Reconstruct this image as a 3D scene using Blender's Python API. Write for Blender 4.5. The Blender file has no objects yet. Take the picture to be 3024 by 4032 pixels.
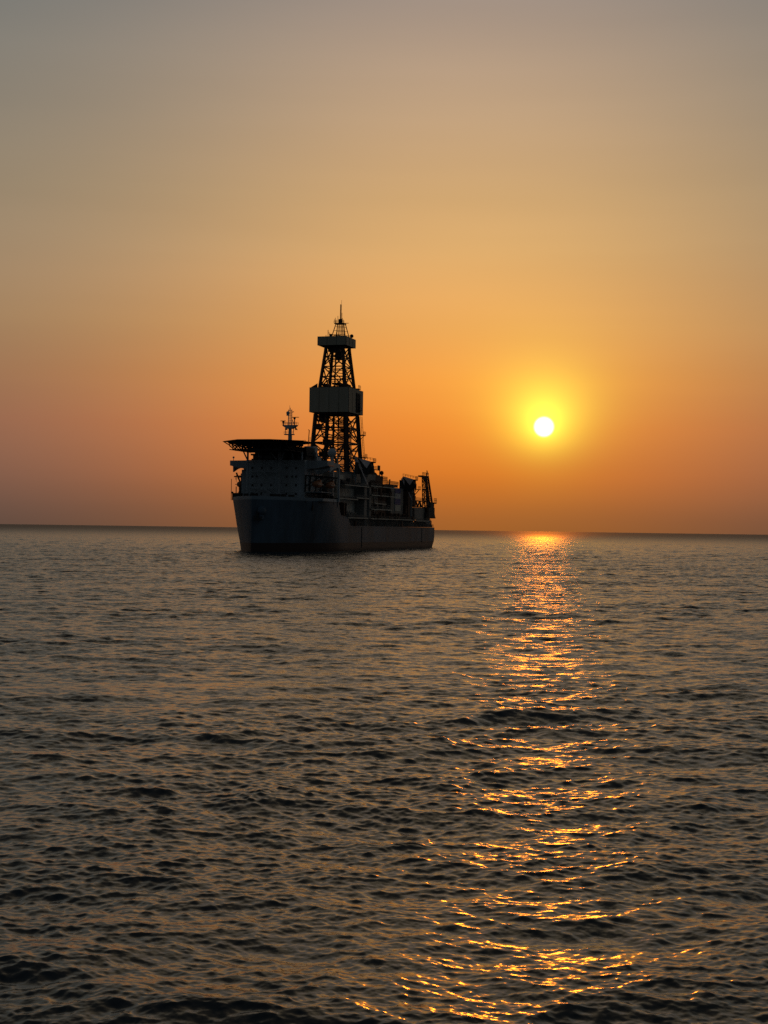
import bpy, bmesh, math, random
import numpy as np
from mathutils import Vector, Matrix
random.seed(7)
R = math.radians
sc = bpy.context.scene
col = sc.collection

# ------------------------------------------------------------------ camera
CAM_H = 10.5
ROLL = math.atan(42 / 3024)
PITCH = math.atan(60 / 5824)
cam = bpy.data.cameras.new('camera')
cam.sensor_fit = 'VERTICAL'
cam.sensor_height = 36.0
cam.lens = 36.0 * 5824 / 4032
cam.clip_start = 0.5
cam.clip_end = 40000
camo = bpy.data.objects.new('camera', cam)
col.objects.link(camo)
camo.matrix_world = Matrix.Translation((0, 0, CAM_H)) @ Matrix.Rotation(R(90) + PITCH, 4, 'X') @ Matrix.Rotation(ROLL, 4, 'Z')
sc.camera = camo

# ------------------------------------------------------------------ sun
SUN_EL, SUN_AZ = R(3.95), R(6.13)          # azimuth to the right of the view (+Y)
SUN = Vector((math.sin(SUN_AZ) * math.cos(SUN_EL), math.cos(SUN_AZ) * math.cos(SUN_EL), math.sin(SUN_EL)))
sl = bpy.data.lights.new('sun', 'SUN')
sl.energy = 0.23
sl.angle = R(0.6)
sl.color = (1.0, 0.22, 0.010)
so = bpy.data.objects.new('sun', sl)
col.objects.link(so)
so.rotation_euler = SUN.to_track_quat('Z', 'Y').to_euler()

# ------------------------------------------------------------------ sky (hazy dusk gradient round the sun)
world = bpy.data.worlds.new('World')
sc.world = world
world.use_nodes = True
nt = world.node_tree
for n in list(nt.nodes):
    nt.nodes.remove(n)
N, L = nt.nodes, nt.links


def val(x):
    n = N.new('ShaderNodeValue'); n.outputs[0].default_value = x; return n.outputs[0]


def m(op, a, b=None, c=None, clamp=False):
    n = N.new('ShaderNodeMath'); n.operation = op; n.use_clamp = clamp
    for i, x in enumerate((a, b, c)):
        if x is None: continue
        if isinstance(x, (int, float)): n.inputs[i].default_value = x
        else: L.new(x, n.inputs[i])
    return n.outputs[0]


def dot(a, v):
    n = N.new('ShaderNodeVectorMath'); n.operation = 'DOT_PRODUCT'
    L.new(a, n.inputs[0]); n.inputs[1].default_value = v
    return n.outputs['Value']


def ramp(fac, stops, scale=2.0, span=90.0):
    n = N.new('ShaderNodeValToRGB'); e = n.color_ramp.elements
    n.color_ramp.interpolation = 'LINEAR'
    while len(e) < len(stops): e.new(0.5)
    for el, (p, c) in zip(e, stops):
        el.position = p / span
    for el, (p, c) in zip(e, stops):
        el.position = p / span
        el.color = (c[0] / scale, c[1] / scale, c[2] / scale, 1)
    L.new(fac, n.inputs[0])
    return n.outputs[0]


def mixc(f, a, b, mode='MIX'):
    n = N.new('ShaderNodeMix'); n.data_type = 'RGBA'; n.blend_type = mode; n.clamp_result = False
    for i, x in ((0, f), (6, a), (7, b)):
        if isinstance(x, (int, float)): n.inputs[i].default_value = x
        elif isinstance(x, tuple): n.inputs[i].default_value = (*x, 1)
        else: L.new(x, n.inputs[i])
    return n.outputs[2]


tc = N.new('ShaderNodeTexCoord')
nv = N.new('ShaderNodeVectorMath'); nv.operation = 'NORMALIZE'
L.new(tc.outputs['Generated'], nv.inputs[0])
d = nv.outputs[0]
DEG = 57.29578
el = m('MULTIPLY', m('ARCSINE', dot(d, (0, 0, 1))), DEG)
elc = m('DIVIDE', m('MAXIMUM', el, 0.0), 90.0)
sx, sy = math.sin(SUN_AZ), math.cos(SUN_AZ)
front = dot(d, (sx, sy, 0))
lat = m('MULTIPLY', m('ARCSINE', dot(d, (sy, -sx, 0))), DEG)
g = m('EXPONENT', m('MULTIPLY', m('POWER', m('DIVIDE', m('ABSOLUTE', m('ADD', lat, 3.0)), 12.0), 2.0), -1.0))
A = [(0, (0.103, 0.069, 0.056)), (0.5, (0.118, 0.075, 0.060)), (2, (0.189, 0.105, 0.076)), (3.9, (0.249, 0.127, 0.083)), (5.7, (0.281, 0.160, 0.093)),
     (7.7, (0.321, 0.210, 0.118)), (10.7, (0.303, 0.228, 0.150)), (12.6, (0.268, 0.219, 0.154)), (15.6, (0.216, 0.199, 0.163)), (20.5, (0.165, 0.183, 0.179)),
     (30, (.210, .190, .148)), (45, (.040, .043, .042)), (90, (.026, .032, .038))]
S = [(0, (0.360, 0.118, 0.024)), (0.5, (0.404, 0.129, 0.026)), (2, (0.666, 0.184, 0.022)), (3.9, (0.847, 0.250, 0.034)), (5.7, (0.905, 0.324, 0.056)),
     (7.7, (0.846, 0.381, 0.100)), (10.7, (0.721, 0.403, 0.154)), (12.6, (0.638, 0.383, 0.170)), (15.6, (0.527, 0.351, 0.207)), (20.5, (0.349, 0.282, 0.242)),
     (30, (.360, .280, .180)), (45, (.105, .090, .070)), (90, (.026, .032, .038))]
ca, cs = ramp(elc, A), ramp(elc, S)
frontsky = mixc(g, ca, cs)
# narrow aureole
cosT = m('MINIMUM', dot(d, tuple(SUN)), 0.99999999)
vdiff = N.new('ShaderNodeVectorMath'); vdiff.operation = 'DISTANCE'
L.new(d, vdiff.inputs[0]); vdiff.inputs[1].default_value = tuple(SUN)
theta = m('MULTIPLY', vdiff.outputs['Value'], DEG)
mr = N.new('ShaderNodeMapRange'); mr.interpolation_type = 'SMOOTHSTEP'
L.new(el, mr.inputs[0]); mr.inputs[1].default_value = 1.6; mr.inputs[2].default_value = 6.2
mr.inputs[3].default_value = 0.28; mr.inputs[4].default_value = 1.55
width = mr.outputs[0]
# elongated upwards: effective angle shrinks above the sun
au = m('EXPONENT', m('MULTIPLY', theta, -1.22))
au = m('ADD', m('MULTIPLY', au, width), m('MULTIPLY', m('EXPONENT', m('MULTIPLY', theta, -0.30)), m('MULTIPLY', m('SUBTRACT', width, 0.28), 0.07)))
aur = mixc(1.0, mixc(0.0, (0.56, 0.76, 0.060), (0, 0, 0)), au, 'MULTIPLY')
disc = N.new('ShaderNodeMapRange'); disc.interpolation_type = 'SMOOTHSTEP'
L.new(theta, disc.inputs[0]); disc.inputs[1].default_value = 0.24; disc.inputs[2].default_value = 0.44
disc.inputs[3].default_value = 1.0; disc.inputs[4].default_value = 0.0
discc = mixc(1.0, mixc(0.0, (0.4, 0.6, 1.0), (0, 0, 0)), disc.outputs[0], 'MULTIPLY')
addn = mixc(1.0, mixc(1.0, frontsky, m('ADD', 0.0, 0.0), 'ADD'), aur, 'ADD')
addn = mixc(1.0, addn, discc, 'ADD')
# uneven haze banks, broad and faint
hz = N.new('ShaderNodeTexNoise'); hz.inputs['Scale'].default_value = 1.6; hz.inputs['Detail'].default_value = 3
mp = N.new('ShaderNodeMapping'); mp.inputs['Scale'].default_value = (1, 1, 11)
L.new(d, mp.inputs[0]); L.new(mp.outputs[0], hz.inputs['Vector'])
hzf = m('ADD', m('MULTIPLY', hz.outputs['Fac'], 0.20), 0.90)
# behind the camera: dim blue dusk
back = ramp(elc, [(0, (.043, .047, .055)), (12, (.038, .049, .060)), (40, (.034, .045, .058)), (90, (.026, .034, .042))])
bf = N.new('ShaderNodeMapRange'); bf.interpolation_type = 'SMOOTHSTEP'
L.new(front, bf.inputs[0]); bf.inputs[1].default_value = 0.0; bf.inputs[2].default_value = 0.93
sky = mixc(bf.outputs[0], back, addn)
sc1 = N.new('ShaderNodeVectorMath'); sc1.operation = 'SCALE'
L.new(sky, sc1.inputs[0]); sc1.inputs['Scale'].default_value = 2.0
sky_out = None
bg = N.new('ShaderNodeBackground'); bg.inputs[1].default_value = 1.0
wo = N.new('ShaderNodeOutputWorld')
sc2 = N.new('ShaderNodeVectorMath'); sc2.operation = 'SCALE'
L.new(sc1.outputs[0], sc2.inputs[0]); L.new(hzf, sc2.inputs['Scale'])
L.new(sc2.outputs[0], bg.inputs[0]); L.new(bg.outputs[0], wo.inputs[0])

vs = sc.view_settings
vs.view_transform = 'Standard'; vs.look = 'None'; vs.exposure = 0.0; vs.gamma = 1.0
sc.cycles.use_denoising = False
sc.cycles.max_bounces = 6
sc.cycles.sample_clamp_direct = 6.5
sc.cycles.sample_clamp_indirect = 2.0


# ------------------------------------------------------------------ materials
def material(name, base, rough=0.7, var=0.25, scale=0.25, metal=0.0, streak=True, spec=0.3):
    mt = bpy.data.materials.new(name); mt.use_nodes = True
    t = mt.node_tree; b = t.nodes['Principled BSDF']
    b.inputs['Roughness'].default_value = rough
    b.inputs['Metallic'].default_value = metal
    b.inputs['Specular IOR Level'].default_value = spec
    tcn = t.nodes.new('ShaderNodeTexCoord'); mpn = t.nodes.new('ShaderNodeMapping')
    mpn.inputs['Scale'].default_value = (scale, scale, scale * (0.18 if streak else 1))
    nz = t.nodes.new('ShaderNodeTexNoise'); nz.inputs['Scale'].default_value = 1.0; nz.inputs['Detail'].default_value = 6
    nz.inputs['Roughness'].default_value = 0.65
    cr = t.nodes.new('ShaderNodeValToRGB')
    lo = [max(0, x * (1 - var) * f) for x, f in zip(base, (1.05, 0.97, 0.9))]
    hi = [x * (1 + var) for x in base]
    cr.color_ramp.elements[0].position = 0.32; cr.color_ramp.elements[1].position = 0.68
    cr.color_ramp.elements[0].color = (*lo, 1); cr.color_ramp.elements[1].color = (*hi, 1)
    t.links.new(tcn.outputs['Object'], mpn.inputs[0]); t.links.new(mpn.outputs[0], nz.inputs['Vector'])
    t.links.new(nz.outputs['Fac'], cr.inputs[0]); t.links.new(cr.outputs[0], b.inputs['Base Color'])
    return mt


def hull_material():
    mt = material('hull_paint', (.070, .105, .132), 0.55, 0.42, 0.16)
    t = mt.node_tree; b = t.nodes['Principled BSDF']
    src = b.inputs['Base Color'].links[0].from_socket
    tcn = [n for n in t.nodes if n.type == 'TEX_COORD'][0]
    sep = t.nodes.new('ShaderNodeSeparateXYZ'); t.links.new(tcn.outputs['Object'], sep.inputs[0])

    def step(lo, hi):
        r = t.nodes.new('ShaderNodeMapRange'); r.inputs[1].default_value = lo; r.inputs[2].default_value = hi
        t.links.new(sep.outputs['Z'], r.inputs[0]); return r.outputs[0]

    def mix(f, a, bb):
        n = t.nodes.new('ShaderNodeMix'); n.data_type = 'RGBA'
        t.links.new(f, n.inputs[0])
        for i, x in ((6, a), (7, bb)):
            if isinstance(x, tuple): n.inputs[i].default_value = (*x, 1)
            else: t.links.new(x, n.inputs[i])
        return n.outputs[2]
    c = mix(step(3.45, 3.6), (.045, .026, .020), src)          # red-brown boot top
    c = mix(step(20.95, 21.05), c, (.22, .27, .29))            # pale bulwark strake
    t.links.new(c, b.inputs['Base Color'])
    # plating seams
    br = t.nodes.new('ShaderNodeTexBrick'); br.inputs['Scale'].default_value = 1.0
    br.inputs['Brick Width'].default_value = 9; br.inputs['Row Height'].default_value = 2.6; br.inputs['Mortar Size'].default_value = 0.05
    mp2 = t.nodes.new('ShaderNodeMapping'); mp2.inputs['Rotation'].default_value = (R(90), 0, 0)
    t.links.new(tcn.outputs['Object'], mp2.inputs[0]); t.links.new(mp2.outputs[0], br.inputs['Vector'])
    bmp = t.nodes.new('ShaderNodeBump'); bmp.inputs['Strength'].default_value = 0.3; bmp.inputs['Distance'].default_value = 0.05
    t.links.new(br.outputs['Fac'], bmp.inputs['Height']); t.links.new(bmp.outputs[0], b.inputs['Normal'])
    return mt


M = dict(
    hull=hull_material(),
    white=material('superstructure_paint', (.36, .40, .41), 0.6, 0.18, 0.3),
    deck=material('deck_paint', (.06, .08, .06), 0.8, 0.3, 0.3, streak=False),
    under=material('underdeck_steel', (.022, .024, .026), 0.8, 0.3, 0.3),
    grey=material('module_grey', (.20, .20, .18), 0.7, 0.35, 0.25),
    pale=material('weathered_pale_panel', (.52, .50, .42), 0.75, 0.4, 0.4),
    rust=material('rusty_equipment', (.10, .055, .035), 0.8, 0.5, 0.5),
    dark=material('dark_equipment', (.045, .04, .035), 0.8, 0.5, 0.5),
    lattice=material('derrick_steel', (.06, .03, .022), 0.6, 0.35, 0.4),
    clad=material('wind_wall_cladding', (.38, .34, .25), 0.7, 0.08, 0.5),
    trim=material('pale_walkway_edge', (.50, .48, .40), 0.7, 0.2, 0.5),
    glass=material('dark_glass', (.01, .012, .014), 0.15, 0.2, 1.0),
    orange=material('lifeboat_orange', (.40, .16, .07), 0.5, 0.2, 0.5),
    blue=material('blue_paint', (.03, .05, .20), 0.6, 0.2, 0.5),
    radome=material('radome_shell', (.42, .45, .46), 0.5, 0.06, 0.5, streak=False),
    crane=material('crane_paint', (.75, .62, .55), 0.6, 0.3, 0.4),
    red=material('mast_red', (.25, .05, .03), 0.6, 0.3, 0.5),
)


# ------------------------------------------------------------------ mesh builder in ship frame
# t: metres aft of the stem, v: metres to port, w: metres above water
class MB:
    def __init__(s): s.v = []; s.f = []; s.smooth = False

    def add(s, vs_, fs_):
        o = len(s.v); s.v += [tuple(p) for p in vs_]; s.f += [tuple(i + o for i in f) for f in fs_]; return s

    def hexa(s, p):
        return s.add(p, [(0, 3, 2, 1), (4, 5, 6, 7), (0, 1, 5, 4), (1, 2, 6, 5), (2, 3, 7, 6), (3, 0, 4, 7)])

    def box(s, t0, t1, v0, v1, w0, w1):
        return s.hexa([(t0, v0, w0), (t1, v0, w0), (t1, v1, w0), (t0, v1, w0), (t0, v0, w1), (t1, v0, w1), (t1, v1, w1), (t0, v1, w1)])

    def beam(s, a, b, h=0.4, k=None):
        a, b = Vector(a), Vector(b); k = k or h
        dd = (b - a)
        if dd.length < 1e-4: return s
        dd.normalize(); u = dd.cross(Vector((0, 0, 1)))
        if u.length < 1e-3: u = Vector((1, 0, 0))
        u.normalize(); n = dd.cross(u).normalized()
        u *= h / 2; n *= k / 2
        return s.hexa([a - u - n, a + u - n, a + u + n, a - u + n, b - u - n, b + u - n, b + u + n, b - u + n])

    def tube(s, a, b, r0, r1=None, n=12):
        a, b = Vector(a), Vector(b); r1 = r0 if r1 is None else r1
        dd = (b - a).normalized(); u = dd.cross(Vector((0, 0, 1)))
        if u.length < 1e-3: u = Vector((1, 0, 0))
        u.normalize(); w = dd.cross(u)
        vv = []; ff = []
        for q, r in ((a, r0), (b, r1)):
            for i in range(n):
                t = 2 * math.pi * i / n; vv.append(q + (u * math.cos(t) + w * math.sin(t)) * r)
        for i in range(n): j = (i + 1) % n; ff.append((i, j, n + j, n + i))
        ff += [tuple(range(n))[::-1], tuple(range(n, 2 * n))]
        return s.add(vv, ff)

    def sphere(s, c, r, n=16, squash=1.0):
        vv = []; ff = []; k = n // 2
        for i in range(k + 1):
            ph = math.pi * i / k
            for j in range(n):
                a = 2 * math.pi * j / n
                vv.append((c[0] + r * math.sin(ph) * math.cos(a), c[1] + r * math.sin(ph) * math.sin(a), c[2] + squash * r * math.cos(ph)))
        for i in range(k):
            for j in range(n): jj = (j + 1) % n; ff.append((i * n + j, (i + 1) * n + j, (i + 1) * n + jj, i * n + jj))
        return s.add(vv, ff)

    def prism(s, pts, dv):      # polygon of 3-D points extruded by vector
        n = len(pts); dv = Vector(dv)
        vv = [Vector(p) for p in pts] + [Vector(p) + dv for p in pts]
        ff = [tuple(range(n))[::-1], tuple(range(n, 2 * n))] + [(i, (i + 1) % n, n + (i + 1) % n, n + i) for i in range(n)]
        return s.add(vv, ff)

    def rail(s, pts, h=1.1, step=2.2, r=0.09):
        for a, b in zip(pts, pts[1:]):
            a, b = Vector(a), Vector(b); k = max(1, int((b - a).length / step))
            for i in range(k + 1):
                q = a.lerp(b, i / k); s.beam(q, q + Vector((0, 0, h)), r)
            for hh in (h, h * .55): s.beam(a + Vector((0, 0, hh)), b + Vector((0, 0, hh)), r)
        return s

    def build(s, name, mat, parent=None, label=None, origin=(0, 0, 0), smooth=False):
        me = bpy.data.meshes.new(name)
        ox, oy, oz = origin
        me.from_pydata([(p[0] - ox, -(p[1] - oy), p[2] - oz) for p in s.v], [], s.f)
        bm = bmesh.new(); bm.from_mesh(me)
        bmesh.ops.remove_doubles(bm, verts=bm.verts, dist=1e-4)
        bmesh.ops.recalc_face_normals(bm, faces=bm.faces)
        bm.to_mesh(me); bm.free()
        if smooth:
            me.polygons.foreach_set('use_smooth', [True] * len(me.polygons))
            me.set_sharp_from_angle(angle=R(35))
        me.materials.append(M[mat] if isinstance(mat, str) else mat)
        o = bpy.data.objects.new(name, me); col.objects.link(o)
        if parent is not None:
            o.parent = parent
        o.location = (ox, -oy, oz)
        if label: o['label'] = label
        return o


TH = R(16)
ship = bpy.data.objects.new('drill_ship', None); col.objects.link(ship)
ship.location = (-53, 593, 0); ship.rotation_euler = (0, 0, R(90) - TH)
ship['label'] = 'dark drillship silhouetted on the calm sea with tall lattice derrick amidships'
ship['category'] = 'drillship'


def sub(mb, name, mat, parent, **k): return mb.build(name, mat, parent, **k)


# ---- hull
def half_breadth(t, w):
    Lb = float(np.interp(w, [0, 10.8, 21], [58, 46.5, 38.5]))
    tau = min(max(t / Lb, 0), 1)
    b = 21 * (1 - (1 - tau) ** 1.8) ** (1 / 1.15)
    if w < 0: b *= 1 + w * 0.03
    if t > 196: b *= 1 - 0.008 * ((t - 196) / 22) ** 2
    return b


def top(t):
    pts = [(0, 22.4), (30, 22.2), (48.3, 22.2), (50.2, 17.5), (52, 15.4), (61.5, 14.6), (64, 13.2), (66, 10.9), (218.7, 10.7)]
    return float(np.interp(t, [p[0] for p in pts], [p[1] for p in pts]))


ts = [0, .15, .5, 1, 1.8, 3, 4.5, 6.5, 9, 12, 16, 20, 25, 30, 35, 40, 45, 48.3, 50.2, 52, 56, 61.5, 64, 66, 80, 100, 120, 140, 160, 180, 196, 204, 212, 218.7]
ws = [-3, 0, 1.5, 3.5, 6, 8.5, 10.9, 13, 15.4, 18, 20, 21, 22.4]
hb = MB(); grid = {}
for side in (1, -1):
    for i, t in enumerate(ts):
        for j, w in enumerate(ws):
            w2 = min(w, top(t))
            tt = t
            if t > 205 and w2 < 4.2: tt = min(t, 213.4 + max(w2, 0) * 1.28)
            if t < 3: tt = t - 0.035 * max(w2 - 12, 0) * (1 - t / 3)     # slight rake at the top of the stem
            grid[side, i, j] = len(hb.v); hb.v.append((tt, side * half_breadth(t, w2), w2))
for side in (1, -1):
    for i in range(len(ts) - 1):
        for j in range(len(ws) - 1):
            hb.f.append((grid[side, i, j], grid[side, i + 1, j], grid[side, i + 1, j + 1], grid[side, i, j + 1]))
J = len(ws) - 1; I = len(ts) - 1
for j in range(J): hb.f.append((grid[1, I, j], grid[-1, I, j], grid[-1, I, j + 1], grid[1, I, j + 1]))
for i in range(I): hb.f.append((grid[1, i, 0], grid[1, i + 1, 0], grid[-1, i + 1, 0], grid[-1, i, 0]))
hull = hb.build('hull', 'hull', ship, smooth=True)
# decks inside the bulwark
dk = MB(); pp = [(t, half_breadth(t, 21) - .25) for t in ts if .5 < t <= 48.3]
dk.prism([(t, b, 20.9) for t, b in pp] + [(t, -b, 20.9) for t, b in reversed(pp)], (0, 0, .15))
# the hull is capped at the bulwark top by a deck cap so that no light leaks in
cap = MB()
for i in range(I): cap.add([hb.v[grid[1, i, J]], hb.v[grid[1, i + 1, J]], hb.v[grid[-1, i + 1, J]], hb.v[grid[-1, i, J]]], [(0, 1, 2, 3)])
cap.v = [(a, b * .992, c - .25) for a, b, c in cap.v]
sub(cap, 'deck', 'deck', ship)
# bow fairings and anchors
an = MB(); c0 = (1.6, 3.6, 16.3)
an.sphere(c0, 1.9, 18, 1.1)
an.tube((1.6, 3.4, 15.8), (.9, 4.0, 12.8), 1.4, .6, 14)
bol = sub(an, 'anchor_bolster', 'hull', ship, smooth=True)
a = MB(); a.beam((-.4, 2.6, 16), (-.6, 2.6, 12.6), .5); a.beam((-1.2, 1.6, 13), (.4, 3.9, 12.8), .7)
a.beam((-1.2, 1.6, 13), (-1.2, 1.5, 14.4), .45); a.beam((.4, 3.9, 12.8), (.4, 4.0, 14.2), .45)
sub(a, 'anchor', 'dark', bol)
# side fittings: fender strips, chocks, draught recess
for t, w0, w1, wd in ((24.3, 17.0, 20.8, 1.1), (20.4, 20.0, 21.3, 1.3), (41, 19.8, 21.6, .3), (46.8, 18.6, 21.4, .5)):
    b = MB(); hbv = half_breadth(t, 19)
    b.box(t - wd / 2, t + wd / 2, hbv - .4, hbv + .12, w0, w1); sub(b, 'side_chock', 'dark', ship)
for t, w0, w1 in ((83, 1, 10.4), (191, 3, 10.2)):
    b = MB(); b.box(t - .25, t + .25, 20.7, 21.15, w0, w1); sub(b, 'fender_strip', 'dark', ship)
b = MB()
b.box(66, 205, 20.9, 21.1, 10.2, 10.45)
sub(b, 'rubbing_strake', 'hull', ship)

# ---- superstructure
dh = MB()
dh.box(27, 33, -13.2, 12.8, 20.9, 37.0)
dh.box(33, 49, -17.6, 13.2, 20.9, 34.2)
dh.box(33, 47, -15, 12.6, 34.2, 37.2)
house = sub(dh, 'deckhouse', 'white', ship)
st_ = MB()
for w in (24.5, 28.2, 31.8, 35.4): st_.box(26.86, 27.0, -13.2, 12.8, w, w + .14)
for v in (-13.25, 12.75): st_.box(26.9, 27.3, v, v + .12, 21, 37)
sub(st_, 'plate_seam', 'white', house)
for w in (34.7, 31.1, 27.5, 23.9):
    for v in (-10.4, -6.2, -8.4, -2.0, 4.9, 7.4, 9.1):
        if v in (-8.4, 7.4) and w in (34.7, 27.5): continue
        if v == -2.0 and w == 23.9: continue
        if random.random() < .06: continue
        b = MB(); b.box(26.78, 26.98, v - .34, v + .34, w - .42, w + .42); sub(b, 'window', 'glass', house)
for w in (32.4, 28.8, 25.2):
    for t in (35.5, 38.5, 41.5, 44.5):
        b = MB(); b.box(t - .4, t + .4, 13.2, 13.35, w - .4, w + .4); sub(b, 'window', 'glass', house)
# bridge wings
bw = MB()
for sg, vt in ((-1, -21.6), (1, 22.0)):
    vi = -13.2 if sg < 0 else 12.8
    bw.prism([(29.5, vi, 38.0), (29.5, vt, 37.9), (29.5, vt, 35.8), (29.5, sg * 17, 34.7), (29.5, vi, 34.4)], (9.5, 0, 0))
bw.box(26.9, 39, -13.2, 12.8, 37.0, 38.05)
wing = sub(bw, 'bridge_wing', 'white', ship)
b = MB(); b.tube((31, -20.6, 38), (31, -20.6, 39.0), .12); b.sphere((31, -20.6, 39.3), .45); sub(b, 'wing_light', 'radome', wing)
b = MB(); b.box(31, 38.5, 21.95, 22.1, 35.7, 36.3); b.box(33, 38, 14.2, 19.5, 35.9, 37.2); sub(b, 'wing_recess', 'glass', wing)
# wheelhouse
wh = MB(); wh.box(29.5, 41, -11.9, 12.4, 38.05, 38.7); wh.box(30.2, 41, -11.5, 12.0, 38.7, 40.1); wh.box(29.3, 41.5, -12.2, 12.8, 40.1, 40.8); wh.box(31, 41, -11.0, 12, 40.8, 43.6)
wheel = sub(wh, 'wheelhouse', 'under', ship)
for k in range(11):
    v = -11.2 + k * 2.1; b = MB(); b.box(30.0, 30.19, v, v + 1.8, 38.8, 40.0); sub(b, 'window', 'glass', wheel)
b = MB(); b.rail([(29.3, -12.1, 40.8), (29.3, 12.7, 40.8)]); sub(b, 'guard_rail', 'under', wheel)
# casing behind the wheelhouse
b = MB(); b.box(41.5, 47, 7.4, 11.6, 37.2, 44.6); b.box(41.5, 47.5, 5, 13.2, 37.2, 40.2); sub(b, 'exhaust_casing', 'white', ship)
b = MB(); b.box(40, 47, 4.0, 7.0, 40, 41.8); b.box(39.4, 40, 7, 13.5, 40, 42.0)
for k in range(9): b.beam((40 + random.random() * 5, 7 + random.random() * 6, 38), (40 + random.random() * 5, 7 + random.random() * 6, 42 + random.random() * 2), .25)
sub(b, 'roof_equipment', 'grey', ship)
# gallows plate over the lifeboats (arched opening on the port side)
def gallows(sg, vin, lab):
    g_ = MB(); V = lambda t, v, w: (t, sg * v, w)
    outer = [(33.5, 37.4), (46.6, 37.2), (47.2, 36.0), (47.2, 21.0)]
    inner = [(46.2, 21.0), (46.2, 34.2), (45.6, 35.1), (44.4, 35.5), (42, 35.3), (38, 34.6), (33.5, 33.2)]
    poly = outer + inner
    # triangulated strip so the concave outline stays right
    o2 = [(33.5, 37.4), (38, 37.35), (42, 37.3), (44.4, 37.25), (46.6, 37.2), (47.2, 36.0), (47.2, 21.0)]
    i2 = [(33.5, 33.2), (38, 34.6), (42, 35.3), (44.4, 35.5), (45.8, 35.1), (46.3, 34.2), (46.3, 21.0)]
    for a in range(6):
        q = [o2[a], o2[a + 1], i2[a + 1], i2[a]]
        g_.prism([V(t, 21.2, w) for t, w in q], (0, sg * .6, 0))
    g_.box(45.9, 46.9, *sorted((sg * vin, sg * 21.4)), 34.2, 35.6)
    g_.prism([V(44, vin, 32.5), V(44, 21.3, 35.6), V(44, 21.3, 36.6), V(44, vin, 36.6)], (.5, 0, 0))
    return sub(g_, 'side_gallows', 'white', ship)
gallows(1, 13.2, ''); gallows(-1, 17.6, '')
b = MB(); b.box(26.95, 50, 12.8, 21.2, 20.95, 21.1); b.box(27.5, 48, 13.2, 20.0, 24.6, 24.9)
b.box(27.0, 48, 20.8, 21.05, 21.1, 22.1); sub(b, 'embarkation_deck', 'white', ship)
b = MB(); b.rail([(33, 20.4, 24.9), (48, 20.4, 24.9)], r=.12); b.rail([(12, 17, 22.2), (27, 20.4, 22.2)], r=.12); sub(b, 'guard_rail', 'dark', ship)
for k in range(16):
    t = 33.5 + random.random() * 13; v = 13.6 + random.random() * 5; w = 21.1; b = MB()
    b.box(t, t + .6 + random.random() * 1.8, v, v + 1 + random.random(), w, w + 1 + random.random() * 2.2)
    sub(b, 'deck_locker', 'dark', ship)
# davits: each arm pair over a boat
def davit(t, sg, vin):
    b = MB()
    for dt in (-3.0, 3.0):
        b.beam((t + dt, sg * vin, 31.6), (t + dt, sg * 21.2, 31.2), .5)
        b.beam((t + dt, sg * vin, 24.9), (t + dt, sg * (vin + .3), 31.6), .5)
        b.beam((t + dt, sg * vin, 27), (t + dt, sg * 19.6, 31.0), .35)
        b.beam((t + dt, sg * 20.4, 29.9), (t + dt, sg * 20.4, 31.2), .18)
    sub(b, 'davit', 'dark', ship)
# forecastle equipment
for k in range(14):
    t = 14 + random.random() * 10; v = -12 + random.random() * 24; b = MB()
    b.box(t, t + 1.5, v, v + .8 + random.random() * 1.6, 21, 22.4 + random.random() * 1.4)
    sub(b, 'mooring_winch', 'dark', ship)
b = MB()
b.tube((24.5, -18.3, 21), (24.5, -18.3, 23.9), .12); b.sphere((24.5, -18.3, 24.2), .45)
b.box(22, 27, -17.4, -14.6, 21, 24.0); b.beam((26, -19.4, 21), (26, -19.4, 30.0), .18)
sub(b, 'light_mast', 'dark', ship)

# ---- helideck
hc = (16.3, 1.0); Rr = 18.1
oc = [(hc[0] + Rr * math.cos(R(22.5 + 45 * k)), hc[1] + Rr * math.sin(R(22.5 + 45 * k))) for k in range(8)]
# rotated so that vertices point athwartships like the pointed ends in the view
oc = [(hc[0] + Rr * math.cos(R(45 * k + 24.5)), hc[1] + Rr * math.sin(R(45 * k + 24.5))) for k in range(8)]
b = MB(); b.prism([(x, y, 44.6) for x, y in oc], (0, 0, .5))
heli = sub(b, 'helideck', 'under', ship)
b = MB()
oc2 = [(hc[0] + (x - hc[0]) * 1.06, hc[1] + (y - hc[1]) * 1.06) for x, y in oc]
for k in range(8):
    a, a2, c_, c2 = oc[k], oc[(k + 1) % 8], oc2[k], oc2[(k + 1) % 8]
    b.add([(a[0], a[1], 44.8), (a2[0], a2[1], 44.8), (c2[0], c2[1], 44.9), (c_[0], c_[1], 44.9),
           (a[0], a[1], 44.65), (a2[0], a2[1], 44.65), (c2[0], c2[1], 44.75), (c_[0], c_[1], 44.75)],
          [(0, 1, 2, 3), (7, 6, 5, 4), (2, 3, 7, 6), (0, 1, 5, 4), (0, 3, 7, 4), (1, 2, 6, 5)])
sub(b, 'safety_net', 'under', heli)
tr = MB()
vs_ = [-14.5, -11.5, -7, -2.5, 2.5, 7, 11.5]
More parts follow.
